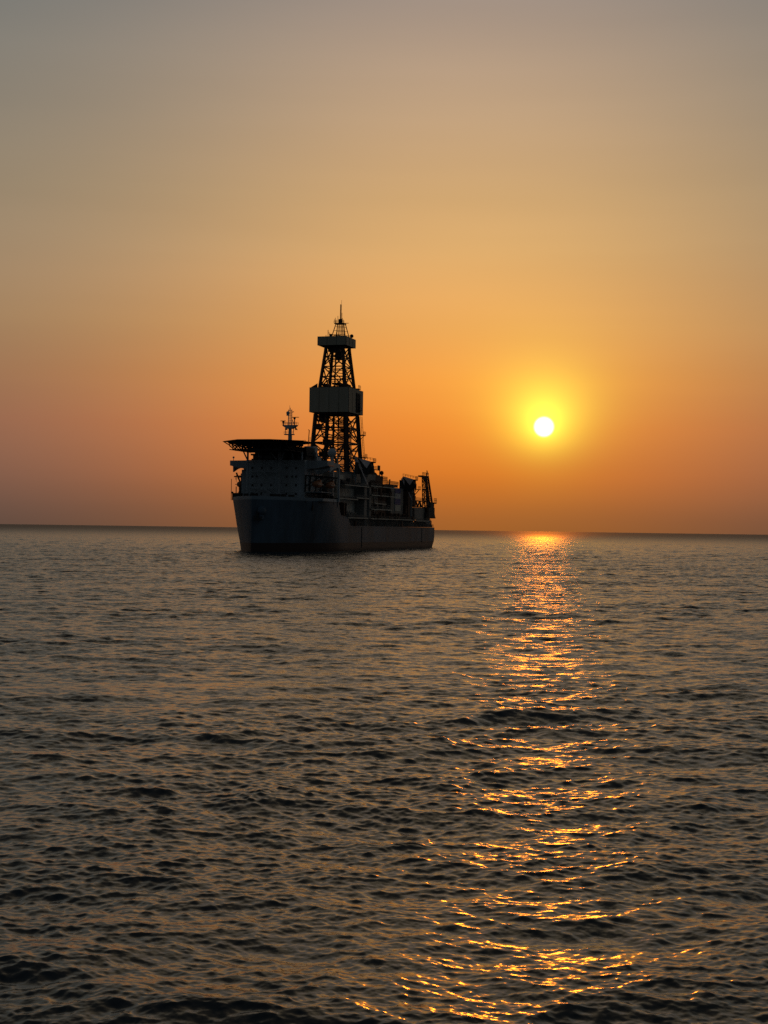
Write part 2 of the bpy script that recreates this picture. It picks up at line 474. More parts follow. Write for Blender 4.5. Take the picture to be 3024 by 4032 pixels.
for t, e in ((4, 10.2), (11, 14.4), (18, 14.4), (25, 12.0)):
    tr.beam((t, -e, 44.2), (t, e, 44.2), .5, .9); tr.beam((t, -min(e, 11.8), 41.2), (t, min(e, 12.4), 41.2), .45)
    for k, v in enumerate(vs_):
        if abs(v) > e: continue
        tr.beam((t, v, 44.4), (t, max(-11.8, min(12.2, v + 2.2)), 41.2), .36)
        tr.beam((t, v, 44.4), (t, max(-11.8, min(12.2, v - 2.2)), 41.2), .36)
    tr.beam((t, -e, 43.0), (t, -min(e, 11.8), 41.2), .32); tr.beam((t, -e, 44.4), (t, -e, 43.0), .3); tr.beam((t, -e, 43.0), (t, -6, 43.0), .3)
    tr.beam((t, e, 44.2), (t, min(e, 12.4), 41.2), .3)
for v in (-14.2, -11.5, -8, -4, 0, 4, 8, 12):
    q = math.sqrt(max(15.9 ** 2 - v * v, 9)); tr.box(16.3 - q, 16.3 + q, v - .15, v + .15, 43.6 if abs(v) < 13 else 44.0, 44.6)
    if abs(v) <= 12: tr.beam((4, v, 41.2), (27, v, 41.2), .35)
    for t in (4, 11, 18): tr.beam((t, v, 44.4), (t + 7, v, 41.2 if abs(v) <= 12 else 43.2), .3)
tr.box(8, 26, -6.5, 11.5, 43.0, 43.3); tr.box(12, 24, -3, 11, 41.4, 43.0)
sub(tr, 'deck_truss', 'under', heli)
lg = MB()
for v in (-11.6, 2.6):
    lg.tube((24.5, v, 21), (24.5, v, 41.2), .62 if v > 0 else .42)
lg.tube((24.5, 12.4, 38), (24.5, 12.4, 41.2), .4)
for w in (33.1, 26.2): lg.beam((24.5, -11.6, w), (24.5, 2.6, w), .38)
for w0, w1 in ((21.8, 26.2), (26.2, 33.1)):
    lg.beam((24.5, -4.5, w1), (24.5, 2.6, w0), .34); lg.beam((24.5, -4.5, w1), (24.5, -11.2, w0), .34)
lg.beam((24.5, -11.8, 38.0), (24.5, -14.4, 43.0), .45); lg.beam((24.5, -11.6, 37.8), (22, -12.6, 41.2), .3)
lg.beam((24.5, 2.6, 36.5), (20, -1.5, 43.0), .4); lg.beam((24.5, 2.6, 36.5), (20, 7.0, 43.0), .4)
for v in (-8, -3, 7, 11): lg.beam((29, v, 38.2), (25, v + .8, 41.2), .3)
sub(lg, 'support_frame', 'white', heli)
b = MB(); b.rail([(33, -4, 45.1), (34.0, 3, 45.1), (31.5, 9, 45.1), (27, 13, 45.1)], h=1.2, r=.1); b.box(32, 33, -3.4, -2.3, 45.0, 46.3)
b.rail([(32, -4, 45.1), (30, -9, 45.1)], h=1.1, r=.1)
sub(b, 'guard_rail', 'under', heli)

# ---- radar mast
mt = MB(); mv = 2.2
mt.tube((38, mv, 40.8), (38, mv, 49.2), .95, .85); mt.tube((38, mv, 49.2), (38, mv, 53.2), .7)
mast = sub(mt, 'radar_mast', 'white', ship)
b = MB(); b.prism([(36.8, -1.0, 53.4), (36.8, 5.4, 53.4), (36.8, 5.2, 53.0), (36.8, 3.4, 51.8), (36.8, 1.0, 51.8), (36.8, -.8, 53.0)], (2.4, 0, 0))
b.box(37, 39, -.2, 3.9, 49.2, 49.6); b.box(37, 39, -.3, 1.1, 46.6, 47.0); b.box(37, 39, 3, 3.8, 46.6, 47)
b.rail([(36.8, -1.0, 53.4), (36.8, 5.4, 53.4)], h=1.2, step=1.6); b.rail([(39.2, -1.0, 53.4), (39.2, 5.4, 53.4)], h=1.2, step=1.6)
b.rail([(37, -.2, 49.6), (37, 3.9, 49.6)], h=1.0, step=1)
b.beam((38, .1, 49.5), (38, .0, 52), .22); b.beam((38, 3.6, 49.5), (38, 3.8, 52), .22)
sub(b, 'mast_platform', 'white', mast)
b = MB(); b.beam((38, 1.3, 53.4), (38, 1.45, 60), .28); b.beam((38, 2.9, 53.4), (38, 2.8, 60), .28); b.beam((38, 2.1, 53.4), (38, 2.1, 60.8), .22)
for k in range(9): b.beam((38, 1.35, 54 + k * .7), (38, 2.85, 54 + k * .7), .14)
b.beam((38, 3.0, 58.9), (38, 3.7, 59.1), .3); b.beam((38, 1.9, 59.5), (38, 1.9, 61.8), .1); b.beam((38, 4.1, 53.4), (38, 2.9, 56), .2)
sub(b, 'lattice_topmast', 'white', mast)
b = MB(); b.sphere((38, 1.1, 58.6), .75); b.tube((38, 1.1, 57.4), (38, 1.1, 58.6), .62); sub(b, 'satellite_dome', 'radome', mast, smooth=True)
for v0, v1, vc, w in ((3.0, 6.0, 4.1, 56.7), (-2.2, .1, -.9, 55.2)):
    b = MB(); b.box(37.8, 38.1, v0, v1, w - .12, w + .14); b.tube((38, vc, 53.4), (38, vc, w - .7), .22); b.box(37.5, 38.5, vc - .35, vc + .35, w - .8, w - .1)
    sub(b, 'radar_scanner', 'dark', mast)
for vc in (.1, 4.6):
    b = MB(); b.prism([(38, vc - .1, 52.6), (38, vc + .9, 51.3), (38, vc - .3, 51.4)], (.5, 0, 0)); sub(b, 'signal_shape', 'dark', mast)
# radome and pale post
b = MB(); b.sphere((50, 17.2, 42.2), 1.95, 24); b.tube((50, 17.2, 37.2), (50, 17.2, 41.2), .7); b.box(48, 52, 14.5, 19, 36.4, 37.2)
b.box(49.3, 50.7, 16.5, 18, 21, 36.4)
sub(b, 'radome', 'radome', ship, smooth=True)
b = MB(); b.tube((54, 18.4, 36), (54, 18.4, 41.5), .28); b.tube((54, 18.4, 21), (54, 18.4, 36), .5); sub(b, 'vent_pipe', 'trim', ship)

# ---- derrick
dk_ = MB(); dk_.box(88, 128, -15, 14, 31, 35.6)
for t in (89, 101, 113, 125):
    for v in (-14, -5, 5, 13): dk_.beam((t, v, 10.8), (t, v, 31), 1.2)
drillfloor = sub(dk_, 'drill_floor', 'grey', ship)
b = MB(); b.rail([(88, -15, 35.6), (88, 14, 35.6), (128, 14, 35.6)], r=.12); sub(b, 'guard_rail', 'dark', drillfloor)
DC = (107.5, .5)
HT = [(35.6, 9.2), (42, 8.8), (63, 7.5), (75.7, 6.2), (93, 4.3), (99, 3.9)]
def hw(w): return float(np.interp(w, [a for a, _ in HT], [b_ for _, b_ in HT]))
def corner(i, w):
    h = hw(w); st, sv = ((-1, -1), (-1, 1), (1, 1), (1, -1))[i]
    return Vector((DC[0] + st * h * 1.18, DC[1] + sv * h, w))
br = MB()
lv = [35.6, 43, 49.6, 56.6, 63.2, 69.5, 75.6, 80.6, 85.4, 90.2, 95.2]
for i in range(4):
    j = (i + 1) % 4
    for k, w in enumerate(lv):
        a, b_ = corner(i, w), corner(j, w)
        if k: br.beam(a, b_, .7 if k in (2, 3, 6) else .5)
        if k < len(lv) - 1:
            c_, d_ = corner(i, lv[k + 1]), corner(j, lv[k + 1])
            mid0 = (a + b_) / 2; mid1 = (c_ + d_) / 2
            if k % 2 == 0:
                br.beam(a, mid1, .46); br.beam(b_, mid1, .46)
            else:
                br.beam(mid0, c_, .46); br.beam(mid0, d_, .46)
            # secondary web
            q1 = a.lerp(c_, .5); q2 = b_.lerp(d_, .5); mm = (mid0 + mid1) / 2
            if w < 60: br.beam(q1, q2, .34); br.beam(a, d_, .40) if k % 2 else br.beam(b_, c_, .40)
# raised knee braces above the drill floor
for sg in (-1, 1):
    br.beam((97, DC[1], 49), (96.5, DC[1] + sg * 6, 35.6), .8)
    br.beam((118, DC[1], 49), (118.5, DC[1] + sg * 6, 35.6), .7)
derrick = sub(br, 'derrick', 'lattice', ship)
for i in range(4):
    b = MB()
    for (w0, _), (w1, _) in zip(HT, HT[1:]): b.beam(corner(i, w0), corner(i, w1), 1.45 if w0 < 60 else 1.15)
    sub(b, 'leg', 'lattice', derrick)
b = MB()     # guide columns, racks and hoisting gear inside
for t, v, r in ((102, -3.2, .55), (102, 3.2, .55), (112, -2.4, .5), (112, 3.6, .8), (99.6, 1.2, .7), (106, -5.2, .5)):
    q = (DC[0] + (t - DC[0]) * .8, DC[1] + (v - DC[1]) * .8, 66); b.beam((t, v, 35.6), q, r); b.beam(q, (DC[0] + (t - DC[0]) * .5, DC[1] + (v - DC[1]) * .5, 94), r * .62) if r != .55 else None
for w in (46, 52, 59, 66, 78, 83, 88):
    h = hw(w); b.beam((DC[0] - h, DC[1] - h * .5, w), (DC[0] + h, DC[1] + h * .3, w), .3); b.beam((DC[0], DC[1] - h, w + 1), (DC[0], DC[1] + h, w + 1), .3)
b.box(104, 110, -3.2, 2.6, 92.6, 94.8); b.box(105, 107.5, .5, 3, 88.8, 92.6)
b.box(102, 108, -5, -3, 76.3, 77.4); b.box(108, 113, 1, 5.6, 75.6, 77.6); b.box(104, 112, -1, 3, 77.2, 78.0)
b.box(103, 106, -7, -4, 60, 63); b.box(105, 112, -5.5, -2, 49.5, 51.5); b.box(100, 104, -8, -5.4, 56, 58.5)
b.box(110, 113, 2, 5.5, 55, 57); b.box(104, 108, -7, -2, 43.5, 45.5)
sub(b, 'hoisting_gear', 'lattice', derrick)
b = MB()     # pale racked pipe inside
for k in range(5): b.beam((110 + k * .7, 1.8 + k * .3, 35.6), (109 + k * .6, 1.2 + k * .3, 62), .22)
for k in range(4): b.beam((114, 5.4 + k * .28, 35.6), (113.5, 5.0 + k * .28, 56), .16)
sub(b, 'racked_pipe', 'pale', derrick)
def clad(t0, t1, v0, v1, w0, w1, name, seams):
    b = MB(); q = .25
    b.box(t0, t0 + q, v0, v1, w0, w1); b.box(t1 - q, t1, v0, v1, w0, w1)
    b.box(t0 + q, t1 - q, v0, v0 + q, w0, w1); b.box(t0 + q, t1 - q, v1 - q, v1, w0, w1)
    o = sub(b, name, 'clad', derrick)
    for k in range(1, seams):
        v = v0 + (v1 - v0) * k / seams; s_ = MB(); s_.box(t0 - .07, t0, v - .05, v + .05, w0, w1); sub(s_, 'cladding_seam', 'dark', o)
        t = t0 + (t1 - t0) * k / seams; s_ = MB(); s_.box(t - .05, t + .05, v1, v1 + .07, w0, w1); sub(s_, 'cladding_seam', 'dark', o)
    s_ = MB(); s_.box(t0 - .09, t0 + .06, v1 - .08, v1 + .09, w0, w1); sub(s_, 'corner_angle', 'dark', o)
    f_ = MB()                     # floor framing under the walls
    for k in range(7):
        v = v0 + .5 + (v1 - v0 - 1) * k / 6; f_.beam((t0 + .3, v, w0 + .3), (t1 - .3, v, w0 + .3), .35)
    for k in range(5):
        t = t0 + .5 + (t1 - t0 - 1) * k / 4; f_.beam((t, v0 + .3, w0 + .35), (t, v1 - .3, w0 + .35), .4)
    f_.box(t0 + .3, t1 - .3, v0 + .3, v1 - .3, w0 + .5, w0 + .7)
    sub(f_, 'floor_frame', 'lattice', o)
    return o
lw = clad(96, 119, -9.3, 9.9, 63.6, 75.1, 'wind_wall', 4)
uw = clad(100, 115.2, -7.1, 7.0, 95.2, 99.3, 'wind_wall', 3)
b = MB(); b.box(107.3, 113.8, 9.9, 10.1, 64.2, 73.4)
for k in range(6): b.box(107.6 + k, 108.2 + k, 10.1, 10.3, 64.6, 73)
for k in range(5): b.box(107.3, 113.8, 10.1, 10.35, 65 + k * 1.9, 65.3 + k * 1.9)
b.box(109.5, 112.5, 10.1, 11.2, 65.2, 65.6); b.rail([(109.5, 11.1, 65.6), (112.5, 11.1, 65.6)]); b.beam((111, 10.4, 65), (111, 10.4, 69), .5)
sub(b, 'louvre_panel', 'dark', lw)
b = MB(); b.box(111, 119, 5.0, 6.6, 75.1, 75.4); sub(b, 'top_walkway', 'lattice', lw); b = MB(); b.prism([(96.5, -9, 75.1), (96.5, -5.6, 75.1), (96.5, -5.6, 77)], (.2, 0, 0))
sub(b, 'corner_gusset', 'lattice', lw)
# side platforms and ladder on the rear port corner
for w, o_ in ((75.6, .2), (53.8, .5), (43.2, .5)):
    b = MB(); c_ = corner(2, w); b.box(c_.x - 1.8, c_.x + 1.8, c_.y + o_, c_.y + o_ + 2.4, w, w + .4)
    b.rail([(c_.x - 1.8, c_.y + o_ + 2.4, w + .4), (c_.x + 1.8, c_.y + o_ + 2.4, w + .4)], h=1.5, step=1.2, r=.12)
    b.beam((c_.x, c_.y + o_, w - 2.2), (c_.x, c_.y + o_ + 2.2, w), .25); sub(b, 'side_platform', 'lattice', derrick)
for w0, w1 in ((43, 53.8), (53.8, 63)):
    b = MB(); a = corner(2, w0) + Vector((0, 1.6, 0)); c_ = corner(2, w1) + Vector((0, 1.6, 0))
    b.beam(a, c_, .16); b.beam(a + Vector((0, .7, 0)), c_ + Vector((0, .7, 0)), .12)
    for k in range(14): q = a.lerp(c_, k / 14); b.beam(q, q + Vector((0, .7, 0)), .12)
    sub(b, 'ladder', 'lattice', derrick)
b = MB(); b.beam((96, -9.8, 44), (96, -9.1, 55.2), .3); b.beam((96, -9.2, 55.2), (96, -9.6, 55.4), .3); b.beam((97, -9.4, 40), (97, -9, 52), .16)
sub(b, 'standpipe', 'lattice', derrick)
# crown frame and mast
cf = MB()
for st, sv in ((-1, -1), (-1, 1), (1, 1), (1, -1)):
    cf.beam((110 + st * 3.4, 1 + sv * 3.5, 99.2), (110 + st * 1.3, 1 + sv * 1.9, 106.4), .3)
for sv in (-2, -.9, .3, 1.3, 2.1): cf.beam((110, 1 + sv * .95, 99.2), (110, 1 + sv * .8, 106.5), .38 if abs(sv) < 1.5 else .3)
for w in (101, 103, 104.8):
    h = 3.5 - (w - 99.2) * .22
    cf.beam((108, 1 - h, w), (108, 1 + h, w), .16); cf.beam((112, 1 - h, w), (112, 1 + h, w), .16)
cf.box(108, 112, -1.6, 3.2, 106.2, 106.6); cf.beam((110, 3, 106.6), (110, 4.9, 106.6), .22); cf.box(109.3, 110.7, .1, 1.7, 106.6, 108.6)
for v, h in ((-1.7, 2.0), (-1.3, 2.6), (-.9, 1.6), (2.1, 2.4), (2.5, 1.8), (2.9, 1.2), (-.1, 3.4), (1.9, 4.8)): cf.beam((109, v, 106.6), (109, v, 106.6 + h), .16)
cf.rail([(108, -1.8, 106.6), (108, 3.3, 106.6)], h=1.0, step=1)
cf.box(109, 111, -2.5, .6, 101, 101.3); cf.rail([(108, -3, 99.4), (108, 6, 99.4)], h=1.1)
crown = sub(cf, 'crown_frame', 'lattice', derrick)
b = MB(); b.beam((110, .85, 106.6), (110, .95, 115.6), .42); b.beam((110, 1.35, 107), (110, 1.35, 115.4), .1)
for k in range(12): b.beam((110, .9, 107.5 + k * .7), (110, 1.35, 107.5 + k * .7), .09)
b.beam((110, 1.2, 115.5), (110, 1.35, 117.6), .09)
sub(b, 'antenna_mast', 'red', crown)
b = MB(); b.beam((103, -2.9, 99.3), (103, -2.9, 102.7), .22); b.beam((103, -3.9, 99.3), (103, -3.9, 100.3), .2); b.box(103, 104, -2.3, -1.2, 99.3, 100.8); b.beam((103, -2.1, 100), (103, -2.5, 101.6), .2)
sub(b, 'crown_fittings', 'lattice', derrick)
b = MB(); b.sphere((112, 5.9, 100.7), .9); b.tube((112, 5.7, 98.6), (112, 5.7, 99.6), .3); sub(b, 'camera_dome', 'dark', derrick, smooth=True)


# ---- midship modules, port and starboard
def deck_edge(t0, t1, w, v0=17.6, v1=21.2, rail=True, sg=1):
    e = MB(); e.box(t0, t1, *sorted((sg * v0, sg * v1)), w - .25, w)
    o = sub(e, 'walkway', 'grey', ship)
    e = MB(); e.box(t0, t1, *sorted((sg * v1, sg * (v1 + .12))), w - .38, w + .08)
    sub(e, 'walkway_edge', 'trim', o)
    if rail:
        e = MB(); e.rail([(t0, sg * v1, w), (t1, sg * v1, w)], h=1.15, step=2.0, r=.1); sub(e, 'guard_rail', 'grey', o)


def clutter(t0, t1, v0, v1, w0, h, n, mat, sd):
    r_ = random.Random(sd)
    for _ in range(n):
        b = MB(); t = t0 + r_.random() * (t1 - t0); v = v0 + r_.random() * (v1 - v0); k = r_.random()
        hh = h * (.3 + .7 * r_.random())
        if k < .4: b.box(t, t + .5 + r_.random() * 2, v, v + .4 + r_.random() * 1.4, w0, w0 + hh); nm = 'equipment_box'
        elif k < .65: b.tube((t, v, w0), (t, v, w0 + hh), .12 + .3 * r_.random(), n=8); nm = 'vent_post'
        else:
            q = t + 2 + 3 * r_.random(); b.beam((t, v, w0), (t, v, w0 + hh), .2); b.beam((t, v, w0 + hh - .1), (q, v, w0 + hh - .1), .22); b.beam((q, v, w0), (q, v, w0 + hh), .2); nm = 'pipe_frame'
        sub(b, nm, mat, ship)


for sg in (1, -1):
    def SB(mb, *a):
        t0, t1, v0, v1, w0, w1 = a; mb.box(t0, t1, *sorted((sg * v0, sg * v1)), w0, w1)
    b = MB(); SB(b, 49.5, 88, 8, 15.5, 10.8, 29.5); SB(b, 56, 86, 6, 15, 29.5, 34.4); sub(b, 'forward_module', 'grey', ship)
    b = MB(); SB(b, 60, 87.6, 15.5, 15.8, 24.0, 27.6); SB(b, 66, 88, 15.5, 15.9, 15.4, 22.2); SB(b, 62, 74, 15, 15.3, 30, 33.5); sub(b, 'pale_panel', 'pale', ship)
    b = MB(); SB(b, 88, 92, 14, 20.5, 11, 30); SB(b, 96, 99, 16, 20.5, 14, 29.4); sub(b, 'dark_bulkhead', 'grey', ship)
    deck_edge(56, 93, 28.9, sg=sg); deck_edge(48, 76, 22.8, sg=sg); deck_edge(74, 93, 23.6, sg=sg); deck_edge(62, 92, 14.6, sg=sg)
    b = MB(); SB(b, 98, 143, 8, 15.5, 10.8, 30.4); sub(b, 'aft_module', 'rust', ship)
    b = MB(); SB(b, 103, 118, 15.5, 15.9, 20.0, 27.5); SB(b, 103, 117, 15.5, 15.9, 15.2, 18.9); SB(b, 120, 126, 15.5, 15.8, 15, 30); sub(b, 'pale_panel', 'pale', ship)
    deck_edge(96, 142, 29.6, sg=sg); deck_edge(97, 140, 25.4, sg=sg); deck_edge(103, 122, 21.6, sg=sg); deck_edge(97, 132, 18.9, sg=sg)
    deck_edge(96, 176, 14.5, sg=sg); deck_edge(178, 204, 14.2, sg=sg)
    b = MB(); SB(b, 143, 166, 6, 17.5, 10.8, 30.1); sub(b, 'stack_house', 'grey', ship)
    if sg > 0:
        for w0, w1, mm_ in ((27.6, 30.0, 'blue'), (24.8, 27.4, 'white'), (21.9, 24.7, 'blue'), (18.6, 21.7, 'pale')):
            b = MB(); b.box(150, 160, 17.5, 17.8, w0, w1); sub(b, 'painted_panel', mm_, ship)
    b = MB(); SB(b, 163, 179, 8, 16.5, 10.8, 30.2); SB(b, 170, 178.5, 14, 19, 10.8, 29); sub(b, 'engine_casing', 'rust', ship)
    b = MB(); SB(b, 183, 205, 8, 18.8, 14.6, 21.0); sub(b, 'stern_house', 'grey', ship)
    b = MB(); SB(b, 205.5, 216, 14, 19, 10.8, 14.7); sub(b, 'stern_locker', 'white', ship)
    # main deck recess: stanchions, pipes, clutter
    b = MB()
    for k in range(74): b.beam((66.5 + k * 2, sg * 20.6, 10.8), (66.5 + k * 2, sg * 20.6, 14.3), .3)
    sub(b, 'deck_stanchions', 'grey', ship)
    clutter(67, 204, 16, 20, 10.8, 3.2, 120, 'rust', 11) if sg > 0 else None
    clutter(62, 90, 16.2, 20.5, 14.6, 3, 34, 'grey', 21) if sg > 0 else None
    clutter(50, 61, 16, 20.5, 15.4, 6, 22, 'rust', 26) if sg > 0 else None
    clutter(100, 174, 16.2, 20.5, 14.5, 3.4, 70, 'rust', 31) if sg > 0 else None
    clutter(97, 140, 16.2, 20.5, 25.4, 3.4, 34, 'rust', 41) if sg > 0 else None
    clutter(97, 130, 16.2, 20.5, 18.9, 2.4, 26, 'grey', 51) if sg > 0 else None
    clutter(97, 141, 16, 20.5, 29.6, 2.2, 26, 'rust', 61) if sg > 0 else None
    clutter(57, 88, 15.5, 20, 28.9, 3, 26, 'dark', 71) if sg > 0 else None
    clutter(166, 181, 14, 19, 10.8, 14, 26, 'rust', 81) if sg > 0 else None
b = MB(); b.box(118, 141, 4, 14, 30.4, 33.0); b.box(121, 133, 5, 13, 33, 36.3); b.box(133, 146, 7, 12.4, 30.4, 35.6); b.sphere((134, 9, 36.2), 2.6, 14); b.sphere((138, 10, 35.4), 2.0, 14)
b.sphere((146.5, 11.6, 37.3), 1.1, 12); b.beam((146.6, 11.8, 30), (146.6, 11.8, 37), .5); b.box(129, 143, 10, 12, 33, 36)
sub(b, 'mud_tanks', 'rust', ship)
b = MB()
b.beam((126.5, 12, 34), (126.5, 12, 40.0), .8); b.beam((126, 12, 38.4), (142, 12, 38.4), .4); b.rail([(126, 12, 38.4), (142, 12, 38.4)], h=1.6, step=2.5, r=.16)
b.beam((134, 12, 33), (132, 12, 38.4), .4); b.box(138.5, 142, 11.8, 12.2, 38.4, 40.7); b.beam((141.5, 12, 34), (141.5, 12, 40.6), .3)
sub(b, 'gantry_frame', 'rust', ship)
b = MB(); b.box(140, 156, 9, 17.4, 30.4, 31.6); b.rail([(128, 17.6, 31.4), (156, 17.6, 31.4)], h=1.7, step=1.6, r=.2); b.beam((153, 14, 31), (153, 14, 34.4), .6); b.beam((148.5, 14, 31), (148.5, 14, 34.2), .15)
b.rail([(128, 16.4, 33), (140, 16.4, 33)], h=2, step=1.5, r=.2)
sub(b, 'upper_walkway', 'rust', ship)


# ---- pedestal cranes: column (t,v), w of slew ring, size
def crane(t, v, w0, w1, k, name='pedestal_crane', tip=None, low=11.0, ho=0.0):
    root = MB()
    root.tube((t, v, low), (t, v, low + 4), 2.4 * k, 1.5 * k, 16); root.tube((t, v, low + 4), (t, v, w0), 1.5 * k, 1.5 * k, 16)
    root.tube((t, v, w0), (t, v, w0 + 1.2), 1.9 * k, 1.9 * k, 16)
    o = sub(root, name, 'grey', ship)
    h = MB()
    t += ho; f_ = lambda dt, dv, dw: (t + dt * k, v + dv * k, w0 + dw * k)
    h.prism([f_(-2.2, -2.6, 1.2), f_(-2.2, 2.6, 1.2), f_(-2.2, 4.2, 4.5), f_(-2.2, 3.4, 6.6), f_(-2.2, -2.2, 8.2), f_(-2.2, -3.0, 4)], (4.6 * k, 0, 0))
    sub(h, 'machinery_house', 'dark', o)
    h = MB(); h.prism([f_(-2.5, -2.0, 8.6), f_(-2.5, 4.0, 6.9), f_(-2.5, 1.9, 3.8)], (.25, 0, 0)); sub(h, 'frame_plate', 'crane', o)
    h = MB(); h.box(*sorted((t - 1.8 * k, t + 2.4 * k)), v + 1.5 * k, v + 4.9 * k, w0 + 6.4 * k, w0 + 6.9 * k)
    h.rail([f_(-1.8, 4.9, 6.9), f_(2.4, 4.9, 6.9)], h=1.5, r=.16, step=1.2); h.rail([f_(-1.8, -2, 8.6), f_(-1.8, 4.8, 7.2)], h=1.2, r=.14, step=1.2)
    h.beam(f_(-1, 4.6, .5), f_(-1, 4.6, 6.4), .3); h.beam(f_(-1, 3, 3), f_(-1, 4.6, 2.0), .3); h.box(t - 1, t + 1, v + 3.2 * k, v + 4.6 * k, w0 + 2 * k, w0 + 4.6 * k)
    sub(h, 'crane_platform', 'rust', o)
    h = MB(); h.box(t - 3.6 * k, t - 2.2 * k, v - 3.4 * k, v - 1.8 * k, w0 + 1.5 * k, w0 + 6.5 * k); sub(h, 'operator_cab', 'dark', o)
    h = MB()
    tip = tip or f_(-7, 4.5, -9)
    a0, a1 = Vector(f_(-2.6, -2.4, 7.4)), Vector(tip)
    h.beam(a0, a0.lerp(a1, .35), .75 * k, .9 * k); h.beam(a0.lerp(a1, .35), a1, .45 * k)
    sub(h, 'boom', 'crane', o)
    return o


crane(94, 18.4, 33.5, 42, 1.0, tip=(91, 21.2, 29.5))
crane(176, 18.2, 28.2, 36, .98, tip=(172, 20.6, 24.5), ho=-4.5)
crane(134, -18.4, 29.5, 38, 1.0, tip=(130, -20.5, 24))
b = MB(); b.beam((92.6, 14.8, 29), (93.2, 14.8, 42.5), .8); b.beam((92, 13.4, 31), (92.4, 14.6, 38), .6); sub(b, 'boom_rest', 'white', ship)
b = MB(); b.box(181, 186, 18.8, 21.5, 30, 30.3); b.rail([(181, 21.4, 30.3), (186, 21.4, 30.3)], h=1.5, r=.15); b.beam((182, 19, 27), (184, 21, 30), .3)
b.beam((180.5, 18.4, 22), (180.5, 18.4, 30.2), 2.0); b.beam((183.5, 19, 24), (183.5, 19, 28.5), .25)
sub(b, 'lookout_platform', 'rust', ship)
# lattice bridge over the stern house
b = MB()
for v in (16.5, 19):
    b.beam((182, v, 24.5), (206, v, 24.5), .45); b.beam((182, v, 21.4), (206, v, 21.4), .4)
    for k in range(6):
        a = 182 + k * 4; b.beam((a, v, 24.5 if k % 2 else 21.4), (a + 4, v, 21.4 if k % 2 else 24.5), .4)
    b.beam((182, v, 21.4), (182, v, 24.5), .4); b.beam((194, v, 21.4), (194, v, 24.5), .35)
b.rail([(182, 19, 24.5), (203, 19, 24.5)], h=1.6, r=.14, step=2.6); b.beam((188, 18, 24.5), (188, 18, 27), .5)
b.box(182, 186, 16, 19, 21.2, 22.6)
sub(b, 'lattice_bridge', 'rust', ship)
# leaning boom tower at the stern
bt = MB()
P0 = [Vector((206.5, 17.4, 16)), Vector((206.5, 20.0, 16)), Vector((221.5, 20.0, 16)), Vector((221.5, 17.4, 16))]
P1 = [Vector((202.4, 17.8, 37.4)), Vector((202.4, 19.4, 37.4)), Vector((208.6, 19.4, 38)), Vector((208.6, 17.8, 38))]
nl = 9
for i in range(4):
    bt.beam(P0[i], P1[i], .8 if i > 1 else .42)
    for k in range(nl):
        a, b_ = P0[i].lerp(P1[i], k / nl), P0[(i + 1) % 4].lerp(P1[(i + 1) % 4], k / nl)
        c_, d_ = P0[i].lerp(P1[i], (k + 1) / nl), P0[(i + 1) % 4].lerp(P1[(i + 1) % 4], (k + 1) / nl)
        bt.beam(a, b_, .3); bt.beam(a if k % 2 else b_, d_ if k % 2 else c_, .3)
tower = sub(bt, 'boom_tower', 'rust', ship)
b = MB(); b.box(195.5, 208.5, 17.4, 19.8, 37.2, 38.0); b.prism([(197, 19.4, 37.2), (205, 19.4, 34), (205, 19.4, 37.2)], (0, -.5, 0)); b.rail([(195.5, 19.8, 38), (208, 19.8, 38)], h=1.6, r=.18, step=2.4)
b.beam((209, 18.6, 38), (209.5, 18.6, 41.2), .3); b.beam((208, 18.6, 39.4), (213, 18.6, 39.4), .25); b.beam((209.5, 18.6, 41), (212.6, 18.6, 39.4), .2)
b.beam((200.5, 18.6, 30.8), (206, 18.6, 30.8), .6); b.beam((203, 18.6, 24.5), (204.6, 18.6, 31), .3)
sub(b, 'top_platform', 'rust', tower)
b = MB(); b.box(207, 220.5, 16.8, 20.4, 16.2, 21.4); b.box(212, 219, 17.8, 20.2, 21.4, 24.2); b.box(204.5, 212, 17, 20, 14.6, 18.5)
sub(b, 'winch_house', 'dark', tower)
b = MB(); b.box(219, 224.4, 17.4, 20.4, 23.6, 24.2); b.rail([(219, 20.4, 24.2), (224.4, 20.4, 24.2)], h=2.2, r=.2, step=1.8); b.beam((224, 19, 24), (223.4, 19, 20), .4)
b.beam((222.4, 19, 24), (221.6, 19, 16.4), .4); b.beam((223.4, 19, 20), (223.6, 19, 16.2), .3); b.box(215, 222.5, 18, 20.4, 15.6, 16.4); b.beam((219, 19, 24), (215, 19, 31), .4)
sub(b, 'ladder_platform', 'rust', tower)
b = MB(); b.beam((217.0, 18.6, 20), (206.8, 18.6, 38), 1.2, .6); b.beam((210.5, 18, 17), (204.6, 18, 37), .25); sub(b, 'luffing_beam', 'rust', tower)
# stern rail and gear
b = MB(); b.rail([(206, 20.2, 10.8), (218.4, 20.2, 10.8), (218.4, -20.2, 10.8)], h=1.5, r=.16); b.box(214, 217.5, 18, 20, 10.8, 12)
b.beam((216.5, 19.2, 11), (216.5, 19.2, 15), .3); sub(b, 'stern_rail', 'rust', ship)

